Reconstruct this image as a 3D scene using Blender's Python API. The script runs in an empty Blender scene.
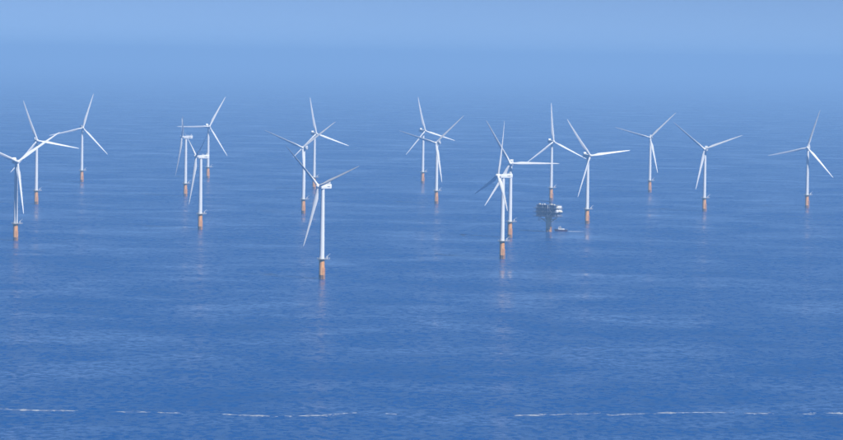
import bpy, bmesh, math, random
from mathutils import Vector, Matrix
R = math.radians
PI = math.pi
scene = bpy.context.scene
C = scene.collection
random.seed(11)

# ------------------------------------------------------------------ camera
CAM_H = 193.5
PITCH, ROLL = R(2.588), R(0.9)
cam_data = bpy.data.cameras.new('camera')
cam = bpy.data.objects.new('camera', cam_data)
C.objects.link(cam)
cam_data.sensor_width = 36.0
cam_data.lens = 36.0 * 3600.0 / 843.0
cam_data.clip_start = 1.0
cam_data.clip_end = 400000.0
fw = Vector((0, math.cos(PITCH), -math.sin(PITCH)))
up0 = Vector((0, math.sin(PITCH), math.cos(PITCH)))
rt = Vector((1, 0, 0)) * math.cos(ROLL) + up0 * math.sin(ROLL)
upv = up0 * math.cos(ROLL) - Vector((1, 0, 0)) * math.sin(ROLL)
cam.matrix_world = Matrix(((rt.x, upv.x, -fw.x, 0), (rt.y, upv.y, -fw.y, 0),
                           (rt.z, upv.z, -fw.z, CAM_H), (0, 0, 0, 1)))
scene.camera = cam

# ------------------------------------------------------------------ sky and sun
SUN_EL, SUN_AZ = R(47), R(42)        # azimuth: from straight behind the camera towards the right
to_sun = Vector((math.sin(SUN_AZ) * math.cos(SUN_EL), -math.cos(SUN_AZ) * math.cos(SUN_EL), math.sin(SUN_EL)))
world = bpy.data.worlds.new('World')
scene.world = world
world.use_nodes = True
wn = world.node_tree.nodes
wl = world.node_tree.links
bg = wn['Background']
sky = wn.new('ShaderNodeTexSky')
sky.sky_type = 'NISHITA'
sky.sun_disc = False
sky.sun_elevation = SUN_EL
sky.sun_rotation = math.atan2(to_sun.x, to_sun.y)
sky.altitude = 0.0
sky.air_density = 0.16
sky.dust_density = 0.0
sky.ozone_density = 2.6
wl.new(sky.outputs['Color'], bg.inputs['Color'])
bg.inputs['Strength'].default_value = 0.081

sd = bpy.data.lights.new('sun', 'SUN')
sd.energy = 4.8
sd.angle = R(0.53)
sd.color = (1.0, 0.98, 0.95)
sun = bpy.data.objects.new('sun', sd)
C.objects.link(sun)
sun.rotation_euler = to_sun.to_track_quat('Z', 'Y').to_euler()
sun.location = to_sun * 500

vs = scene.view_settings
vs.view_transform = 'Standard'
vs.look = 'None'
vs.exposure = 0.37
vs.gamma = 1.0
vs.use_curve_mapping = False
scene.cycles.volume_bounces = 7
scene.cycles.max_bounces = 8
scene.cycles.use_denoising = True

# ------------------------------------------------------------------ materials
def new_mat(name):
    m = bpy.data.materials.new(name)
    m.use_nodes = True
    return m, m.node_tree.nodes, m.node_tree.links, m.node_tree.nodes['Principled BSDF']

def paint(name, col, col2, rough=0.45, scale=0.6, stretch=(1, 1, 0.15), spec=0.4):
    """paint with vertical weather streaks"""
    m, n, l, p = new_mat(name)
    tc = n.new('ShaderNodeTexCoord')
    mp = n.new('ShaderNodeMapping')
    mp.inputs['Scale'].default_value = stretch
    l.new(tc.outputs['Object'], mp.inputs['Vector'])
    nz = n.new('ShaderNodeTexNoise')
    nz.inputs['Scale'].default_value = scale
    nz.inputs['Detail'].default_value = 4
    l.new(mp.outputs['Vector'], nz.inputs['Vector'])
    cr = n.new('ShaderNodeValToRGB')
    cr.color_ramp.elements[0].position = 0.35
    cr.color_ramp.elements[0].color = (*col2, 1)
    cr.color_ramp.elements[1].position = 0.62
    cr.color_ramp.elements[1].color = (*col, 1)
    l.new(nz.outputs['Fac'], cr.inputs['Fac'])
    l.new(cr.outputs['Color'], p.inputs['Base Color'])
    p.inputs['Roughness'].default_value = rough
    p.inputs['Specular IOR Level'].default_value = spec
    return m

M = {
    'white': paint('white_paint', (0.82, 0.82, 0.80), (0.76, 0.76, 0.74)),
    'blade': paint('blade_gelcoat', (0.80, 0.80, 0.79), (0.75, 0.75, 0.74), rough=0.4),
    'orange': paint('orange_paint', (0.90, 0.45, 0.13), (0.76, 0.34, 0.09), rough=0.55, scale=1.1),
    'splash': paint('splash_zone_paint', (0.50, 0.26, 0.10), (0.20, 0.14, 0.08), rough=0.5, scale=1.4, stretch=(1, 1, 0.6)),
    'pile': paint('lightened_orange_paint', (0.92, 0.62, 0.42), (0.80, 0.50, 0.32), rough=0.55, scale=1.1),  # orange made paler to lift the pile out of the topside's shadow
    'galv': paint('galvanised_steel', (0.50, 0.50, 0.50), (0.38, 0.38, 0.38), rough=0.5),
    'grating': paint('deck_grating', (0.42, 0.40, 0.38), (0.30, 0.28, 0.26), rough=0.7),
    'dark': paint('dark_paint', (0.05, 0.07, 0.13), (0.03, 0.05, 0.09), rough=0.5),
    'clad': paint('shaded_blue_cladding', (0.016, 0.048, 0.16), (0.010, 0.034, 0.11), rough=0.5),  # shade and haze of the long face put into the colour
    'clad2': paint('pale_grey_cladding', (0.22, 0.26, 0.36), (0.16, 0.19, 0.27), rough=0.5),
    'steel': paint('shaded_steel', (0.05, 0.08, 0.17), (0.034, 0.055, 0.12), rough=0.55),  # darkened bluish too, the front's shade painted into the steel
    'cream': paint('cream_paint', (0.80, 0.74, 0.58), (0.68, 0.61, 0.46)),
    'navy': paint('navy_hull_paint', (0.10, 0.015, 0.075), (0.07, 0.01, 0.05), rough=0.3),
    'red': paint('red_bottom_paint', (0.34, 0.05, 0.05), (0.24, 0.03, 0.03), rough=0.4),
    'glass': paint('dark_glass', (0.02, 0.03, 0.04), (0.015, 0.02, 0.03), rough=0.08, spec=0.6),
    'deckgreen': paint('deck_paint', (0.10, 0.16, 0.15), (0.07, 0.11, 0.10), rough=0.7),
}

# ------------------------------------------------------------------ mesh helpers
def tag(o, label=None, cat=None, group=None, kind=None):
    if label: o['label'] = label
    if cat: o['category'] = cat
    if group: o['group'] = group
    if kind: o['kind'] = kind
    return o

def link(name, me, mat=None, parent=None):
    if mat is not None and not me.materials:
        me.materials.append(mat)
    o = bpy.data.objects.new(name, me)
    C.objects.link(o)
    if parent is not None:
        o.parent = parent
    return o

def finish(bm, name, smooth=None):
    me = bpy.data.meshes.new(name)
    bmesh.ops.recalc_face_normals(bm, faces=bm.faces)
    if smooth is not None:
        for f in bm.faces: f.smooth = True
        for e in bm.edges:
            if len(e.link_faces) == 2 and e.calc_face_angle(0) > smooth:
                e.smooth = False
    bm.to_mesh(me)
    bm.free()
    return me

def box(bm, x0, x1, y0, y1, z0, z1, mat=None, bevel=0.0):
    r = bmesh.ops.create_cube(bm, size=1)
    vsx = r['verts']
    for v in vsx:
        v.co = Vector((x0 + (v.co.x + .5) * (x1 - x0), y0 + (v.co.y + .5) * (y1 - y0), z0 + (v.co.z + .5) * (z1 - z0)))
    if bevel:
        es = {e for v in vsx for e in v.link_edges}
        bmesh.ops.bevel(bm, geom=list(es), offset=bevel, segments=2, affect='EDGES', profile=0.6)
    return vsx

def tube(bm, a, b, r0, r1=None, seg=8, caps=True):
    a, b = Vector(a), Vector(b)
    r1 = r0 if r1 is None else r1
    d = (b - a).normalized()
    u = d.orthogonal().normalized()
    w = d.cross(u)
    A = [bm.verts.new(a + (u * math.cos(t) + w * math.sin(t)) * r0) for t in [2 * PI * i / seg for i in range(seg)]]
    B = [bm.verts.new(b + (u * math.cos(t) + w * math.sin(t)) * r1) for t in [2 * PI * i / seg for i in range(seg)]]
    for i in range(seg):
        bm.faces.new((A[i], A[(i + 1) % seg], B[(i + 1) % seg], B[i]))
    if caps:
        bm.faces.new(A[::-1]); bm.faces.new(B)

def lathe(bm, prof, seg=32):
    rings = []
    for r, z in prof:
        rings.append([bm.verts.new((r * math.cos(2 * PI * i / seg), r * math.sin(2 * PI * i / seg), z)) for i in range(seg)])
    for A, B in zip(rings, rings[1:]):
        for i in range(seg):
            bm.faces.new((A[i], A[(i + 1) % seg], B[(i + 1) % seg], B[i]))
    bm.faces.new(rings[0][::-1]); bm.faces.new(rings[-1])

def prism(bm, pts, y0, y1):
    """side profile in x-z extruded along y"""
    A = [bm.verts.new((x, y0, z)) for x, z in pts]
    B = [bm.verts.new((x, y1, z)) for x, z in pts]
    n = len(pts)
    for i in range(n):
        bm.faces.new((A[i], A[(i + 1) % n], B[(i + 1) % n], B[i]))
    bm.faces.new(A[::-1]); bm.faces.new(B)
    return A + B

def empty(name, loc=(0, 0, 0), rz=0.0):
    e = bpy.data.objects.new(name, None)
    e.empty_display_size = 5
    C.objects.link(e)
    e.location = loc
    e.rotation_euler = (0, 0, rz)
    return e

# ------------------------------------------------------------------ sea
SEA = 130000.0
def sea_material():
    m, n, l, p = new_mat('sea_water')
    geo = n.new('ShaderNodeNewGeometry')
    def mapped(scale, rot=0.0, loc=(0, 0, 0)):
        mp = n.new('ShaderNodeMapping')
        mp.vector_type = 'POINT'
        mp.inputs['Scale'].default_value = scale
        mp.inputs['Rotation'].default_value = (0, 0, rot)
        mp.inputs['Location'].default_value = loc
        l.new(geo.outputs['Position'], mp.inputs['Vector'])
        return mp.outputs['Vector']
    def noise(vec, detail=2.0, rough=0.5, dist=0.0):
        t = n.new('ShaderNodeTexNoise')
        t.inputs['Scale'].default_value = 1.0
        t.inputs['Detail'].default_value = detail
        t.inputs['Roughness'].default_value = rough
        t.inputs['Distortion'].default_value = dist
        l.new(vec, t.inputs['Vector'])
        return t
    def vmath(op, a, b=None, s=None):
        v = n.new('ShaderNodeVectorMath'); v.operation = op
        if hasattr(a, 'is_linked'): l.new(a, v.inputs[0])
        else: v.inputs[0].default_value = a
        if b is not None:
            if hasattr(b, 'is_linked'): l.new(b, v.inputs[1])
            else: v.inputs[1].default_value = b
        if s is not None:
            if hasattr(s, 'is_linked'): l.new(s, v.inputs['Scale'])
            else: v.inputs['Scale'].default_value = s
        return v.outputs['Vector']
    def maprange(x, a, b, c, d):
        r = n.new('ShaderNodeMapRange')
        r.inputs['From Min'].default_value = a; r.inputs['From Max'].default_value = b
        r.inputs['To Min'].default_value = c; r.inputs['To Max'].default_value = d
        l.new(x, r.inputs['Value'])
        return r.outputs['Result']
    # wave slopes at four sizes (metres); crests lie roughly across the view
    def slopes(lx, ly, rot, amp, detail=1.5, loc=(0, 0, 0)):
        t = noise(mapped((1 / lx, 1 / ly, 1), rot, loc), detail)
        return vmath('MULTIPLY', vmath('SUBTRACT', t.outputs['Color'], (0.5, 0.5, 0.5)), amp)
    chop = slopes(2.6, 2.2, R(12), (0.40, 0.50, 0))
    wave = slopes(4.6, 6.8, R(-8), (0.66, 1.30, 0), 3.0, (31, 7, 0))
    swell = slopes(24.0, 30.0, R(6), (0.14, 0.26, 0), 2.5, (11, 3, 0))
    s1 = vmath('ADD', vmath('ADD', chop, wave), swell)
    # wind: ruffled and slick water in long bands
    band = noise(mapped((1 / 150.0, 1 / 165.0, 1), R(4)), 4.0, 0.5, 0.6)
    gust = noise(mapped((1 / 75.0, 1 / 42.0, 1), R(-5), (5, 9, 0)), 3.0, 0.5, 0.3)
    mix = n.new('ShaderNodeMath'); mix.operation = 'ADD'
    l.new(maprange(band.outputs['Fac'], 0.34, 0.66, 0.25, 1.10), mix.inputs[0])
    l.new(maprange(gust.outputs['Fac'], 0.30, 0.70, -0.22, 0.22), mix.inputs[1])
    s2 = vmath('SCALE', s1, s=mix.outputs['Value'])
    nrm = vmath('NORMALIZE', vmath('ADD', s2, (0, 0, 1)))
    l.new(nrm, p.inputs['Normal'])
    p.inputs['Base Color'].default_value = (0.0001, 0.066, 0.258, 1)
    l.new(maprange(mix.outputs['Value'], 0.1, 1.2, 0.12, 0.33), p.inputs['Roughness'])
    p.inputs['IOR'].default_value = 1.333
    p.inputs['Specular IOR Level'].default_value = 0.15
    return m

bm = bmesh.new()
bmesh.ops.create_grid(bm, x_segments=40, y_segments=40, size=SEA)
sea = link('sea', finish(bm, 'sea'), sea_material())
tag(sea, 'calm blue open sea with fine ripples reaching into the haze', 'sea', kind='structure')

# ------------------------------------------------------------------ wind turbine
HUB_H, PLAT_Z, OVER, TILT = 80.0, 17.4, 5.5, R(6)

def blade_mesh():
    bm = bmesh.new()
    # r, chord, thickness, twist deg, axis offset (share of chord ahead of the pitch axis)
    S = [(1.2, 2.3, 2.3, 0, .5), (3.0, 2.3, 2.3, 0, .5), (5.0, 2.5, 2.0, 14, .46), (8.0, 3.2, 1.65, 13, .38), (11.0, 3.6, 1.30, 11, .34),
         (15.0, 3.35, 1.05, 9, .32), (20.0, 2.9, .80, 7, .31), (26.0, 2.45, .60, 5, .30), (32.0, 2.2, .46, 3.5, .30), (38.0, 1.8, .36, 2.5, .30),
         (44.0, 1.4, .27, 1.5, .30), (49.0, 1.05, .19, .8, .31), (52.0, .72, .12, .3, .36), (53.2, .38, .07, 0, .45), (53.5, .10, .03, 0, .5)]
    N = 14
    rings = []
    for r, c, t, tw, ax in S:
        tw = -R(tw + 9)
        rd = 1.0 if r < 4 else max(0.0, 1 - (r - 3) / 8)
        pre = 1.9 * (r / 53.5) ** 2 + math.sin(R(1.5)) * r      # prebend and cone, upwind
        ring = []
        for i in range(N):
            a = 2 * PI * i / N
            # circle, and an airfoil with a round nose and a sharp tail
            cxx, cyy = math.cos(a), math.sin(a)
            k = (1 - cxx) / 2                                   # 0 nose .. 1 tail
            prof = 2.6 * (math.sqrt(k) * (1 - k)) * (1 if cyy >= 0 else -1) * (0.62 if cyy >= 0 else 0.38) / 0.5
            fx = (ax - k) * c
            fy = prof * t * 0.5
            qx, qy = cxx * c * .5, cyy * t * .5
            x = qx * rd + fx * (1 - rd)
            y = qy * rd + fy * (1 - rd)
            X = x * math.cos(tw) - y * math.sin(tw)
            Y = x * math.sin(tw) + y * math.cos(tw)
            # rotor frame: +X leading edge (clockwise seen from upwind), -Y upwind, +Z out along the blade
            ring.append(bm.verts.new((X, Y - pre, r)))
        rings.append(ring)
    for A, B in zip(rings, rings[1:]):
        for i in range(N):
            bm.faces.new((A[i], A[(i + 1) % N], B[(i + 1) % N], B[i]))
    bm.faces.new(rings[0]); bm.faces.new(rings[-1][::-1])
    return finish(bm, 'blade', R(50))

def make_meshes():
    T = {}
    bm = bmesh.new()                                            # tower with flange rings
    prof = []
    zs = [PLAT_Z + .15, 36.0, 56.0, HUB_H - 2.0]
    rs = [2.15, 2.02, 1.80, 1.52]
    for i, (z, r) in enumerate(zip(zs, rs)):
        if 0 < i < 3:
            prof += [(r, z - .16), (r + .045, z - .15), (r + .045, z + .15), (r, z + .16)]
        else:
            prof.append((r, z))
    lathe(bm, prof, 32)
    T['tower'] = finish(bm, 'tower', R(35))
    bm = bmesh.new()                                            # door on the tower
    box(bm, -.5, .5, -2.24, -2.02, PLAT_Z + .5, PLAT_Z + 2.7, bevel=.06)
    T['door'] = finish(bm, 'tower_door')
    bm = bmesh.new()
    lathe(bm, [(2.45, 3.6), (2.45, 15.6), (2.55, 15.7), (2.55, 16.0), (2.45, 16.1), (2.45, PLAT_Z - .12)], 32)
    T['tp'] = finish(bm, 'transition_piece', R(35))
    bm = bmesh.new()
    lathe(bm, [(2.40, -6.0), (2.40, 3.4), (2.47, 3.5), (2.47, 3.598)], 32)
    T['splash'] = finish(bm, 'splash_band', R(35))
    bm = bmesh.new()                                            # boat landing: two fender tubes with stand-offs
    for s in (-.85, .85):
        tube(bm, (s, -3.45, -3), (s, -3.45, 9.5), .17)
        for z in (-1.0, 2.6, 6.4, 9.0):
            tube(bm, (s * .9, -2.2, z), (s, -3.45, z), .10)
        tube(bm, (s, -3.45, 9.5), (s, -2.3, 10.3), .15)
    T['landing'] = finish(bm, 'boat_landing', R(40))
    bm = bmesh.new()
    for s in (-.28, .28):
        tube(bm, (s, -2.95, -1), (s, -2.95, PLAT_Z - .3), .05, seg=6)
    for k in range(46):
        z = -0.8 + k * .39
        tube(bm, (-.28, -2.95, z), (.28, -2.95, z), .035, seg=5)
    T['ladder'] = finish(bm, 'ladder')
    bm = bmesh.new()                                            # round work platform with a lay-down arm
    pts = []
    for i in range(29):
        a = R(32) + i * (2 * PI - R(64)) / 28
        pts.append((4.2 * math.cos(a), 4.2 * math.sin(a)))
    pts += [(7.0, -2.1), (7.0, 2.1)]
    lo = [bm.verts.new((x, y, PLAT_Z - .12)) for x, y in pts]
    hi = [bm.verts.new((x, y, PLAT_Z + .14)) for x, y in pts]
    n = len(pts)
    for i in range(n):
        bm.faces.new((lo[i], lo[(i + 1) % n], hi[(i + 1) % n], hi[i]))
    bm.faces.new(lo[::-1]); bm.faces.new(hi)
    for k in range(8):                                          # brackets under the deck
        a = 2 * PI * k / 8 + .2
        tube(bm, (2.4 * math.cos(a), 2.4 * math.sin(a), PLAT_Z - 1.9), (4.0 * math.cos(a), 4.0 * math.sin(a), PLAT_Z - .13), .10, seg=6)
    T['platform'] = finish(bm, 'platform')
    bm = bmesh.new()
    for i in range(n):
        x, y = pts[i][0] * .97, pts[i][1] * .97
        x2, y2 = pts[(i + 1) % n][0] * .97, pts[(i + 1) % n][1] * .97
        if i % 2 == 0 or i > n - 4:
            tube(bm, (x, y, PLAT_Z + .13), (x, y, PLAT_Z + 1.25), .05, seg=5)
        for dz in (.65, 1.25):
            tube(bm, (x, y, PLAT_Z + dz), (x2, y2, PLAT_Z + dz), .045, seg=5)
    T['railing'] = finish(bm, 'railing')
    bm = bmesh.new()                                            # davit crane: post, raised jib, hook line
    tube(bm, (4.5, -.9, PLAT_Z + .1), (4.5, -.9, PLAT_Z + 2.3), .30)
    box(bm, 4.05, 4.95, -1.35, -.45, PLAT_Z + 1.6, PLAT_Z + 2.5, bevel=.1)
    T['davit'] = finish(bm, 'davit_crane', R(40))
    bm = bmesh.new()
    tube(bm, (4.3, -.9, PLAT_Z + 2.2), (7.4, -1.3, PLAT_Z + 5.0), .22, .12)
    tube(bm, (5.0, -.9, PLAT_Z + 1.4), (6.1, -1.13, PLAT_Z + 3.75), .10)
    tube(bm, (7.3, -1.3, PLAT_Z + 4.95), (7.3, -1.3, PLAT_Z + 3.0), .04, seg=5)
    T['jib'] = finish(bm, 'jib', R(40))
    # nacelle in its own frame: origin on the tower axis at hub height, +X rearwards, front towards -X
    bm = bmesh.new()
    prof = [(-3.4, -1.75), (8.3, -1.75), (9.1, -1.15), (9.2, 1.6), (8.6, 2.35), (4.0, 2.10), (-2.6, 1.75), (-3.4, 1.45)]
    vv = prism(bm, prof, -1.95, 1.95)
    bmesh.ops.bevel(bm, geom=list({e for v in vv for e in v.link_edges}), offset=.38, segments=3, affect='EDGES', profile=.55)
    tube(bm, (0, 0, -2.05), (0, 0, -1.5), 1.72, 1.72, 28)
    T['nacelle'] = finish(bm, 'nacelle', R(35))
    bm = bmesh.new()                                            # raised cooler at the rear
    for s in (-1.35, 1.35):
        prism(bm, [(5.7, 1.9), (6.1, 1.9), (7.5, 4.35), (7.1, 4.35)], s - .13, s + .13)
        prism(bm, [(7.9, 2.0), (8.2, 2.0), (7.6, 4.0), (7.3, 4.0)], s - .09, s + .09)
    prism(bm, [(6.35, 2.75), (6.75, 2.7), (7.75, 4.5), (7.35, 4.6)], -1.75, 1.75)
    T['cooler'] = finish(bm, 'cooler')
    bm = bmesh.new()                                            # hoist deck rail
    for s in (-1.6, 1.6):
        for x in (1.2, 2.8, 4.4):
            tube(bm, (x, s, 1.8), (x, s, 3.05), .05, seg=5)
        tube(bm, (1.2, s, 3.05), (4.4, s, 3.05), .05, seg=5)
        tube(bm, (1.2, s, 2.5), (4.4, s, 2.5), .045, seg=5)
    tube(bm, (1.2, -1.6, 3.05), (1.2, 1.6, 3.05), .05, seg=5)
    T['rail'] = finish(bm, 'hoist_rail')
    bm = bmesh.new()
    tube(bm, (8.4, .6, 2.2), (8.4, .6, 4.9), .07, .04, 6)
    tube(bm, (8.4, .2, 4.6), (8.4, 1.0, 4.6), .04, seg=5)
    bmesh.ops.create_icosphere(bm, subdivisions=1, radius=.16, matrix=Matrix.Translation((8.4, .2, 4.72)))
    bmesh.ops.create_icosphere(bm, subdivisions=1, radius=.16, matrix=Matrix.Translation((8.4, 1.0, 4.72)))
    T['mast'] = finish(bm, 'wind_sensor_mast')
    for key, y0, y1 in (('marking_a', -1.965, -1.9), ('marking_b', 1.9, 1.965)):   # dark lettering on each side, too far to read
        bm = bmesh.new()
        xs = 3.6
        for w in (.34, .16, .36, .42, .34, .40, .34):
            box(bm, xs, xs + w, y0, y1, -.15, .50)
            xs += w + .13
        T[key] = finish(bm, 'side_marking')
    # hub in the rotor frame: axis along Y, upwind -Y
    bm = bmesh.new()
    prof = [(1.55, -1.9), (1.78, -1.7), (1.85, -.6), (1.82, .5), (1.6, 1.4), (1.15, 2.1), (.6, 2.5), (.05, 2.65)]
    lathe(bm, prof, 28)
    bmesh.ops.rotate(bm, verts=bm.verts, cent=(0, 0, 0), matrix=Matrix.Rotation(R(90), 3, 'X'))
    for k in range(3):
        d = Vector((math.sin(2 * PI * k / 3), 0, math.cos(2 * PI * k / 3)))
        tube(bm, d * .8, d * 2.0, 1.24, 1.24, 20)
    T['hub'] = finish(bm, 'hub', R(35))
    T['blade'] = blade_mesh()
    return T

TM = make_meshes()
DAVIT_AZ = R(-4)

def wind_turbine(x, y, yaw, phase, label):
    """yaw: which way the rotor faces, degrees to the right of the camera's side; phase: first blade, degrees clockwise from up"""
    root = empty('wind_turbine', (x, y, 0))
    tag(root, label, 'wind turbine', 'wind turbines of the offshore farm')
    jit = R(random.uniform(-5, 5))
    tp = link('transition_piece', TM['tp'], M['orange'], root)
    link('splash_band', TM['splash'], M['splash'], tp)
    for nm, key in (('boat_landing', 'landing'), ('ladder', 'ladder')):
        o = link(nm, TM[key], M['orange'], tp)
        o.rotation_euler.z = R(40) + jit
    tw = link('tower', TM['tower'], M['white'], root)
    o = link('tower_door', TM['door'], M['galv'], tw); o.rotation_euler.z = R(-60) + jit
    pl = link('platform', TM['platform'], M['grating'], root); pl.rotation_euler.z = DAVIT_AZ + jit
    link('railing', TM['railing'], M['white'], pl)
    dv = link('davit_crane', TM['davit'], M['white'], root); dv.rotation_euler.z = DAVIT_AZ + jit
    link('jib', TM['jib'], M['white'], dv)
    # nacelle: -X of its frame looks along the facing direction n = (sin yaw, -cos yaw)
    a = R(yaw)
    na = link('nacelle', TM['nacelle'], M['white'], root)
    na.location = (0, 0, HUB_H)
    na.rotation_euler.z = math.atan2(math.cos(a), -math.sin(a))
    link('cooler', TM['cooler'], M['white'], na)
    link('hoist_rail', TM['rail'], M['white'], na)
    link('wind_sensor_mast', TM['mast'], M['galv'], na)
    link('side_marking', TM['marking_a'], M['dark'], na)
    link('side_marking', TM['marking_b'], M['dark'], na)
    # rotor frame: -Y upwind, tilted up, X to the right seen from upwind
    base = Matrix.Rotation(a, 4, 'Z') @ Matrix.Rotation(-TILT, 4, 'X')
    hubpos = Vector((math.sin(a) * math.cos(TILT), -math.cos(a) * math.cos(TILT), math.sin(TILT))) * OVER + Vector((0, 0, HUB_H))
    H = Matrix.Translation(hubpos) @ base @ Matrix.Rotation(R(phase), 4, 'Y')
    hb = link('hub', TM['hub'], M['white'], root)
    hb.matrix_basis = H
    for k in range(3):
        b = link('blade', TM['blade'], M['blade'], root)
        b.matrix_basis = H @ Matrix.Rotation(2 * PI * k / 3, 4, 'Y') @ Matrix.Rotation(-R(34 if yaw < -60 else 10), 4, 'Z')
    return root

TURBINES = [
    (-414.3, 3671.0, 22, 56, 'big white wind turbine at the picture\'s left edge, one blade cut off'),
    (-488.0, 4551.1, 14, 101, 'wind turbine whose long blade points right, just behind the turbine at the left edge'),
    (-506.2, 5349.5, 18, 18, 'small far wind turbine, rotor facing us, third from the left edge'),
    (-321.0, 4879.7, -86, 59, 'wind turbine seen exactly from the side, rotor edge-on, fourth from left'),
    (-333.8, 5602.9, 20, 30, 'farthest wind turbine with one blade level to the left, behind two side-on turbines'),
    (-243.9, 3962.4, -70, 60, 'larger side-on wind turbine with one blade hanging straight down, nearest of its cluster'),
    (-145.2, 4408.1, -18, 53, 'wind turbine left behind the nearest one, one blade hanging down along its tower'),
    (-156.5, 5210.0, 28, 110, 'small far wind turbine with one blade nearly upright, right behind the nearest one'),
    (-85.9, 3118.1, -43, 70, 'nearest and largest wind turbine, its dark-marked nacelle turned to the right'),
    (0.7, 5528.1, 32, 107, 'far wind turbine with one upright blade, left of the central pair'),
    (19.0, 4758.8, -20, 47, 'wind turbine with one blade hanging down, nearer one of the central pair'),
    (78.3, 3475.7, -70, 10, 'large side-on wind turbine with one shaded blade pointing left, second nearest of all'),
    (95.6, 3888.0, -8, 90, 'wind turbine with one blade level to the right, just behind the second nearest'),
    (177.1, 4936.6, 24, 117, 'wind turbine with one blade straight up, directly behind the substation platform'),
    (195.3, 4248.3, 28, 84, 'wind turbine with one blade level to the right, just right of the workboat'),
    (335.0, 5297.2, -12, 46, 'small far wind turbine, third from the right edge, blades in a Y'),
    (365.4, 4655.0, -16, 70, 'wind turbine second from the right edge, one blade hanging left of its tower'),
    (515.4, 4815.6, -14, 18, 'wind turbine nearest the right edge of the picture, standing alone'),
]
for t in TURBINES:
    wind_turbine(*t)

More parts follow.
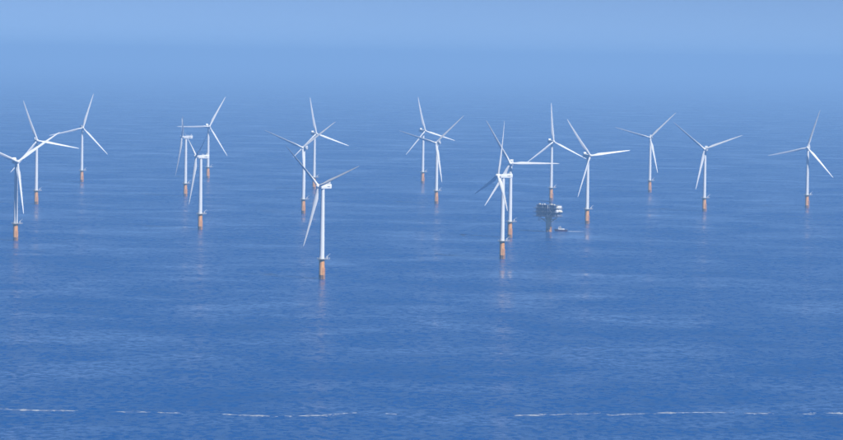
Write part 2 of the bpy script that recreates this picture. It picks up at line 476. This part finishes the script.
# ------------------------------------------------------------------ substation platform
def substation(x, y):
    root = empty('substation_platform', (x, y, 0), R(-42))
    tag(root, 'boxy grey offshore substation with three decks on one thick orange pile', 'substation')
    W, D = 14.4, 5.3
    bm = bmesh.new(); lathe(bm, [(3.0, 3.4), (3.0, 17.0)], 36)
    pile = link('pile', finish(bm, 'pile', R(35)), M['pile'], root)
    bm = bmesh.new(); lathe(bm, [(2.96, -6), (2.96, 3.398)], 36)
    link('splash_band', finish(bm, 'splash_band', R(35)), M['splash'], pile)
    bm = bmesh.new()
    for s in (-1.0, 1.0):
        tube(bm, (4.7, s - 1.5, -3), (4.7, s - 1.5, 6.5), .34)
        for z in (0, 3, 6): tube(bm, (2.4, s * .9 - 1.2, z), (4.7, s - 1.5, z), .17)
    link('boat_landing', finish(bm, 'boat_landing', R(40)), M['orange'], pile)
    # access platform under the topside
    bm = bmesh.new(); box(bm, -8.6, 8.6, -4.2, 4.2, 13.9, 14.3)
    ap = link('access_platform', finish(bm, 'access_platform'), M['orange'], root)
    bm = bmesh.new()
    for xx in [-8.5 + i * 1.7 for i in range(11)]:
        for yy in (-4.1, 4.1): tube(bm, (xx, yy, 14.3), (xx, yy, 15.4), .05, seg=5)
    for yy in (-4.1, 4.1):
        for z in (14.85, 15.4): tube(bm, (-8.5, yy, z), (8.5, yy, z), .05, seg=5)
    link('railing', finish(bm, 'railing'), M['orange'], ap)
    bm = bmesh.new()
    for sx in (-1, 1):
        for sy in (-1, 1):
            tube(bm, (sx * 1.8, sy * 1.8, 11.0), (sx * 9.5, sy * 4.6, 16.9), .42, .34)
    link('support_brace', finish(bm, 'support_brace', R(40)), M['orange'], root)
    # decks, roof and columns
    levels = [(17.0, 3.0), (21.6, 2.8), (26.0, 2.6)]
    for z, ov in levels:
        bm = bmesh.new(); box(bm, -W - ov, W + ov * .4, -D - .9, D + .9, z, z + .55)
        dk = link('deck', finish(bm, 'deck'), M['steel'], root)
        bm = bmesh.new()
        xa, xb, ya = -W - ov + .1, W + ov * .4 - .1, D + .8
        nx = 15
        for yy in (-ya, ya):
            for i in range(nx + 1):
                xx = xa + (xb - xa) * i / nx
                tube(bm, (xx, yy, z + .5), (xx, yy, z + 1.65), .05, seg=5)
            for h in (1.1, 1.65): tube(bm, (xa, yy, z + h), (xb, yy, z + h), .05, seg=5)
        for xx in (xa, xb):
            for h in (1.1, 1.65): tube(bm, (xx, -ya, z + h), (xx, ya, z + h), .05, seg=5)
        link('railing', finish(bm, 'railing'), M['galv'], dk)
    bm = bmesh.new(); box(bm, -W, W - 2.2, -D, D, 29.9, 30.4)
    link('roof', finish(bm, 'roof'), M['clad2'], root)
    for sx in (-W + .5, -W / 3, W / 3, W - .5):
        for sy in (-D + .1, D - .1):
            bm = bmesh.new(); tube(bm, (sx, sy, 17.4), (sx, sy, 29.8 if sx < W - 3 else 26.1), .34, seg=10)
            link('column', finish(bm, 'column', R(40)), M['clad2'], root)
    bm = bmesh.new()
    for (xa, xb) in ((-W + .5, -W / 3), (-W / 3, W / 3), (W / 3, W - .5)):
        for (za, zb) in ((17.5, 21.6), (22.1, 26.0)):
            for sy in (-D - .25, D + .25):
                tube(bm, (xa, sy, za), ((xa + xb) / 2, sy, zb), .17, seg=6)
                tube(bm, ((xa + xb) / 2, sy, zb), (xb, sy, za), .17, seg=6)
    link('cross_brace', finish(bm, 'cross_brace'), M['clad2'], root)
    # clad rooms between the decks
    rooms = [(-W + .9, -4.8, 17.6, 21.55, 'clad'), (-4.2, 2.6, 17.6, 21.55, 'clad'), (3.3, W - 1.6, 17.6, 20.9, 'clad'),
             (-W + .7, -6.0, 22.2, 25.95, 'clad'), (-5.5, 4.0, 22.2, 25.6, 'clad'), (4.6, W - 2.5, 22.2, 25.95, 'clad'),
             (-W + 1.0, -2.2, 26.6, 29.85, 'clad'), (-1.8, 5.0, 26.6, 29.85, 'clad'), (5.4, W - 2.6, 26.6, 29.85, 'clad')]
    for xa, xb, za, zb, mt in rooms:
        bm = bmesh.new(); box(bm, xa, xb, -D + .6, D - .6, za, zb, bevel=.08)
        rm = link('room', finish(bm, 'room'), M[mt], root)
        k = max(2, int((xb - xa) / 2.2))
        for i in range(k):
            px = xa + (i + .5) * (xb - xa) / k
            bm = bmesh.new(); box(bm, px - .62, px + .62, -D + .50, -D + .595, za + .7, zb - .8)
            link('louvre_panel' if i % 2 else 'wall_panel', finish(bm, 'panel'), M['clad2'] if i % 3 == 0 else M['steel'], rm)
    # white stair tower and containers at the sunlit end
    def part(name, mat, bevel, *b):
        bm = bmesh.new(); box(bm, *b, bevel=bevel)
        return link(name, finish(bm, name, R(40) if bevel else None), M[mat], root)
    part('container', 'white', .12, W - 1.5, W + 1.0, -D + .2, D - 1.2, 22.3, 25.2)
    part('container', 'white', .12, W - 2.0, W + .4, -2.0, D - .4, 26.7, 29.6)
    part('container', 'cream', .12, W - 1.1, W + .6, -D + 1.4, -1.4, 26.7, 28.6)
    part('generator', 'clad2', .15, W - 1.2, W + .8, -3.0, 3.0, 17.7, 19.8)
    # lifeboat hanging from the end
    bm = bmesh.new()
    bmesh.ops.create_uvsphere(bm, u_segments=16, v_segments=10, radius=1)
    bmesh.ops.scale(bm, verts=bm.verts, vec=(1.25, 3.1, 1.25))
    bmesh.ops.translate(bm, verts=bm.verts, vec=(W + 2.6, .6, 23.2))
    lb = link('lifeboat', finish(bm, 'lifeboat', R(60)), M['cream'], root)
    bm = bmesh.new()
    for yy in (-1.2, 2.4):
        tube(bm, (W + .9, yy, 26.2), (W + 2.6, yy, 26.0), .16, seg=6)
        tube(bm, (W + 2.6, yy, 26.0), (W + 2.6, yy, 24.3), .06, seg=5)
    link('davit_arm', finish(bm, 'davit_arm'), M['white'], root)
    # pale vertical pipe and cable ladder on the long face
    bm = bmesh.new(); tube(bm, (3.0, -D - .35, 17.5), (3.0, -D - .35, 29.9), .28, seg=10)
    link('riser_pipe', finish(bm, 'riser_pipe', R(40)), M['white'], root)
    bm = bmesh.new()
    for i in range(4):
        tube(bm, (-10.5 + i * .7, -D - .2, 12.0), (-10.5 + i * .7, -D - .2, 17.0), .11, seg=6)
    link('cable_riser', finish(bm, 'cable_riser'), M['steel'], root)
    # stairs between decks
    for (za, zb, xa, xb) in ((17.5, 21.7, 4.2, 8.6), (22.1, 26.1, 9.0, 5.0)):
        bm = bmesh.new()
        for yy in (-D - .8, -D - .05): tube(bm, (xa, yy, za), (xb, yy, zb), .1, seg=5)
        for i in range(12):
            q = i / 11
            xx, zz = xa + (xb - xa) * q, za + (zb - za) * q
            box(bm, xx - .13, xx + .13, -D - .78, -D - .07, zz, zz + .05)
        link('stair', finish(bm, 'stair'), M['galv'], root)
    # roof equipment
    for k, (xx, yy, w, d, h, mt) in enumerate([(-11.2, -3, 2.0, 1.6, 1.3, 'cream'), (-7.0, -3.6, 1.7, 1.4, .9, 'white'), (-3.9, -3.2, 1.6, 1.6, 1.4, 'white'),
                                               (-8.6, 2.6, 2.6, 2.0, 1.1, 'clad2'), (1.0, 3.0, 2.4, 2.2, 1.2, 'clad2'), (5.2, -2.6, 3.2, 2.2, 1.1, 'cream'), (9.2, -2.2, 2.0, 2.4, .9, 'cream')]):
        part('roof_unit', mt, .1, xx - w / 2, xx + w / 2, yy - d / 2, yy + d / 2, 30.402, 30.4 + h)
    bm = bmesh.new(); tube(bm, (-12.6, 4.8, 30.3), (-12.6, 4.8, 34.0), .09, .05, 6)
    tube(bm, (-13.0, 4.8, 33.2), (-12.2, 4.8, 33.2), .04, seg=5)
    link('antenna_mast', finish(bm, 'antenna_mast'), M['galv'], root)
    # pedestal crane, its jib laid level over the roof
    bm = bmesh.new(); tube(bm, (2.6, -1.0, 30.3), (2.6, -1.0, 32.6), .55, seg=14)
    cr = link('crane', finish(bm, 'crane', R(40)), M['dark'], root)
    bm = bmesh.new(); box(bm, 1.7, 3.8, -2.0, 0.0, 32.6, 34.3, bevel=.15)
    link('cab', finish(bm, 'cab', R(40)), M['dark'], cr)
    bm = bmesh.new()
    for (yy, zz) in ((-1.4, 33.6), (-.6, 33.6), (-1.0, 34.3)):
        tube(bm, (2.0, yy, zz), (-12.6, -1.0 + (yy + 1) * .4, zz + .5), .13, .09, 6)
    for i in range(15):
        q0, q1 = i / 15, (i + 1) / 15
        X0, X1 = 2.0 - 14.4 * q0, 2.0 - 14.4 * q1
        tube(bm, (X0, -1.4 + .24 * q0, 33.6 + .5 * q0), (X1, -1.0, 34.3 + .5 * q1), .06, seg=4)
        tube(bm, (X0, -.6 - .24 * q0, 33.6 + .5 * q0), (X1, -1.0, 34.3 + .5 * q1), .06, seg=4)
    link('boom', finish(bm, 'boom'), M['dark'], cr)
    return root
substation(142.7, 4037.0)

# ------------------------------------------------------------------ workboat
def workboat(x, y, rz):
    root = empty('workboat', (x, y, 0), rz)
    tag(root, 'small workboat with dark purple hull and white wheelhouse beside the substation', 'boat')
    # hull stations along -X (bow) .. +X (stern): x, half beam, sheer z
    S = [(-7.6, .05, 2.75), (-6.6, .95, 2.5), (-5.2, 1.7, 2.2), (-3.0, 2.15, 1.9), (0, 2.3, 1.65), (4.0, 2.3, 1.55), (7.2, 2.15, 1.6)]
    def hull(z_lo_f, z_hi_f, inset_lo, name, mat, parent):
        bm = bmesh.new(); rings = []
        for xx, b, z in S:
            zl, zh = z_lo_f(z), z_hi_f(z)
            xl = xx + (.5 if xx < -6 else 0) * (1 if inset_lo < 1 else 0)
            rings.append([bm.verts.new((xl, -b * inset_lo, zl)), bm.verts.new((xx, -b, zh)), bm.verts.new((xx, b, zh)), bm.verts.new((xl, b * inset_lo, zl))])
        for A, B in zip(rings, rings[1:]):
            for i in range(4):
                bm.faces.new((A[i], A[(i + 1) % 4], B[(i + 1) % 4], B[i]))
        bm.faces.new(rings[0]); bm.faces.new(rings[-1][::-1])
        return link(name, finish(bm, name, R(40)), M[mat], parent)
    h = hull(lambda z: .45, lambda z: z, .86, 'hull', 'navy', root)
    bm = bmesh.new(); rings = []
    for xx, b, z in S:
        rings.append([bm.verts.new((xx + .4, -b * .6, -.8)), bm.verts.new((xx + (.5 if xx < -6 else 0), -b * .855, .446)),
                      bm.verts.new((xx + (.5 if xx < -6 else 0), b * .855, .446)), bm.verts.new((xx + .4, b * .6, -.8))])
    for A, B in zip(rings, rings[1:]):
        for i in range(4): bm.faces.new((A[i], A[(i + 1) % 4], B[(i + 1) % 4], B[i]))
    bm.faces.new(rings[0]); bm.faces.new(rings[-1][::-1])
    link('bottom_paint', finish(bm, 'bottom_paint', R(40)), M['red'], h)
    bm = bmesh.new()
    for s in (-1, 1):
        for A, B in zip(S, S[1:]):
            tube(bm, (A[0], s * (A[1] + .06), A[2] + .03), (B[0], s * (B[1] + .06), B[2] + .03), .13, seg=6)
    link('fender', finish(bm, 'fender', R(60)), M['dark'], h)
    bm = bmesh.new()
    vv = prism(bm, [(-3.7, 1.75), (.2, 1.7), (.2, 4.6), (-2.7, 4.6), (-3.3, 3.2)], -1.55, 1.55)
    bmesh.ops.bevel(bm, geom=list({e for v in vv for e in v.link_edges}), offset=.12, segments=2, affect='EDGES')
    wh = link('wheelhouse', finish(bm, 'wheelhouse', R(35)), M['white'], root)
    for s in (-1, 1):
        for xa in (-2.5, -1.55, -.6):
            bm = bmesh.new(); box(bm, xa, xa + .72, s * 1.56 - .03, s * 1.56 + .03, 3.3, 4.15)
            link('window', finish(bm, 'window'), M['glass'], wh)
    bm = bmesh.new(); box(bm, -3.2, .6, -1.75, 1.75, 4.603, 4.8, bevel=.06)
    link('wheelhouse_roof', finish(bm, 'wheelhouse_roof'), M['white'], wh)
    bm = bmesh.new(); box(bm, .35, 3.9, -1.4, 1.4, 1.6, 3.05, bevel=.12)
    link('aft_cabin', finish(bm, 'aft_cabin', R(35)), M['white'], root)
    bm = bmesh.new(); tube(bm, (-1.2, 0, 4.8), (-1.0, 0, 7.0), .08, .05, 6)
    tube(bm, (-1.1, -.7, 6.0), (-1.1, .7, 6.0), .05, seg=5)
    box(bm, -1.5, -.8, -.6, .6, 5.2, 5.4)
    link('mast', finish(bm, 'mast'), M['white'], root)
    bm = bmesh.new()
    for s in (-1, 1):
        for xx in (4.4, 5.4, 6.4, 7.0): tube(bm, (xx, s * 2.05, 1.5), (xx, s * 2.05, 2.55), .04, seg=5)
        tube(bm, (4.4, s * 2.05, 2.55), (7.0, s * 2.05, 2.55), .04, seg=5)
    link('railing', finish(bm, 'railing'), M['galv'], root)
workboat(157.6, 4056.0, R(-3))

# ------------------------------------------------------------------ foam
def foam_material(name, lo, hi, sx, sy):
    """thin froth: broken by gaps where the water shows through"""
    m, n, l, p = new_mat(name)
    p.inputs['Base Color'].default_value = (0.70, 0.73, 0.74, 1)
    p.inputs['Roughness'].default_value = 0.9
    p.inputs['Specular IOR Level'].default_value = 0.1
    geo = n.new('ShaderNodeNewGeometry')
    mp = n.new('ShaderNodeMapping')
    mp.inputs['Scale'].default_value = (1 / sx, 1 / sy, 1)
    l.new(geo.outputs['Position'], mp.inputs['Vector'])
    nz = n.new('ShaderNodeTexNoise')
    nz.inputs['Scale'].default_value = 1.0
    nz.inputs['Detail'].default_value = 5.0
    l.new(mp.outputs['Vector'], nz.inputs['Vector'])
    mr = n.new('ShaderNodeMapRange')
    mr.inputs['From Min'].default_value = 0.38; mr.inputs['From Max'].default_value = 0.66
    mr.inputs['To Min'].default_value = lo; mr.inputs['To Max'].default_value = hi
    l.new(nz.outputs['Fac'], mr.inputs['Value'])
    l.new(mr.outputs['Result'], p.inputs['Alpha'])
    return m

def froth(bm, x0, y0, x1, y1, width, wob, step=1.2, rnd=random):
    """one long ragged ribbon of froth, thin at both ends, a hand's breadth high along its middle"""
    L = math.hypot(x1 - x0, y1 - y0)
    n = max(5, int(L / step))
    ph, ph2 = rnd.uniform(0, 6), rnd.uniform(0, 6)
    rows = []
    w_run = 0.6
    for i in range(n + 1):
        t = i / n
        w_run = min(1.5, max(.12, w_run + rnd.uniform(-.42, .42)))
        w = width * (math.sin(PI * min(1, max(0, t))) ** .45 + .04) * w_run
        x = x0 + (x1 - x0) * t
        y = y0 + (y1 - y0) * t + wob * math.sin(t * L * .09 + ph) + .4 * wob * math.sin(t * L * .31 + ph2)
        rows.append([bm.verts.new((x, y - w * .5, .012)), bm.verts.new((x, y - w * .1, .10)), bm.verts.new((x, y + w * .15, .10)), bm.verts.new((x, y + w * .5, .012))])
    for A, B in zip(rows, rows[1:]):
        for i in range(3):
            bm.faces.new((A[i], B[i], B[i + 1], A[i + 1]))

FOAM_LINES = [   # x0, y0, x1, y1, width
    (-226.2, 1939.4, -203, 1936.6, 2.6), (-206, 1937.4, -185.2, 1934.9, 1.5), (-164.0, 1938.3, -146, 1935.3, .7), (-141, 1934.2, -128.5, 1933.0, 1.0),
    (-105.7, 1931.2, -98, 1927.4, 1.9), (-98, 1927.0, -79.6, 1924.5, 1.9), (-72, 1926.0, -68, 1926.5, .6),
    (-65.2, 1926.8, -47, 1934.8, 2.2), (-53, 1932.0, -33.4, 1950.9, 2.0), (-18.1, 1945.1, -11.1, 1946.2, 1.6), (51.9, 1948.0, 69.0, 1956.2, 2.6),
    (69.0, 1957.3, 99.5, 1967.6, .7), (103.0, 1959.9, 109.5, 1960.8, 2.8), (108.6, 1963.0, 127.2, 1970.9, .9),
    (130.1, 1973.1, 157.2, 1983.0, 2.8), (157, 1983, 172, 1984, .6), (179.3, 1982.0, 194.4, 1984.4, 1.4), (209.4, 1984.5, 219.4, 1985.0, 2.0),
    (225.4, 1989.3, 245.5, 1992.9, 2.1),
]
bm = bmesh.new()
for x0, y0, x1, y1, w in FOAM_LINES:
    froth(bm, x0, y0, x1, y1, w * 2.4, 1.5, .7)
    for _ in range(int(abs(x1 - x0) * .28) + 1):            # small lacy scraps beside the streak
        t = random.uniform(-.12, 1.12)
        fx, fy = x0 + (x1 - x0) * t, y0 + (y1 - y0) * t + random.gauss(0, 2.6)
        fl = random.uniform(.6, 2.6)
        froth(bm, fx, fy, fx + fl, fy + random.uniform(-.5, .5), random.uniform(.5, 1.5), .2, .4)
foam = link('foam', finish(bm, 'foam'), foam_material('sea_foam', 0.04, 0.85, 4.0, 2.4))
tag(foam, 'broken line of white foam streaks across the near water', 'foam', kind='stuff')
bm = bmesh.new()
froth(bm, 164.6, 4055.6, 184.0, 4054.4, 6.5, .15)
froth(bm, 166.0, 4057.4, 178.0, 4058.2, 1.6, .2)
froth(bm, 166.0, 4053.4, 177.0, 4051.8, 1.6, .2)
wake = link('wake', finish(bm, 'wake'), foam_material('wake_foam', 0.55, 1.0, 2.0, 1.0))
tag(wake, 'short white wake trailing behind the small workboat', 'wake', kind='stuff')

# ------------------------------------------------------------------ haze
bm = bmesh.new()
box(bm, -SEA - 500, SEA + 500, -SEA - 500, SEA + 500, -8.0, CAM_H + 60.0)
haze = link('haze', finish(bm, 'haze'))
hm = bpy.data.materials.new('haze_air')
hm.use_nodes = True
hn, hl = hm.node_tree.nodes, hm.node_tree.links
hn.remove(hn['Principled BSDF'])
pv = hn.new('ShaderNodeVolumePrincipled')
pv.inputs['Color'].default_value = (0.39, 0.675, 1.0, 1)
pv.inputs['Density'].default_value = 1.04e-4
pv.inputs['Anisotropy'].default_value = 0.0
hl.new(pv.outputs['Volume'], hn['Material Output'].inputs['Volume'])
haze.data.materials.append(hm)
haze.display_type = 'WIRE'
tag(haze, 'pale blue sea haze over the whole wind farm', 'haze', kind='stuff')
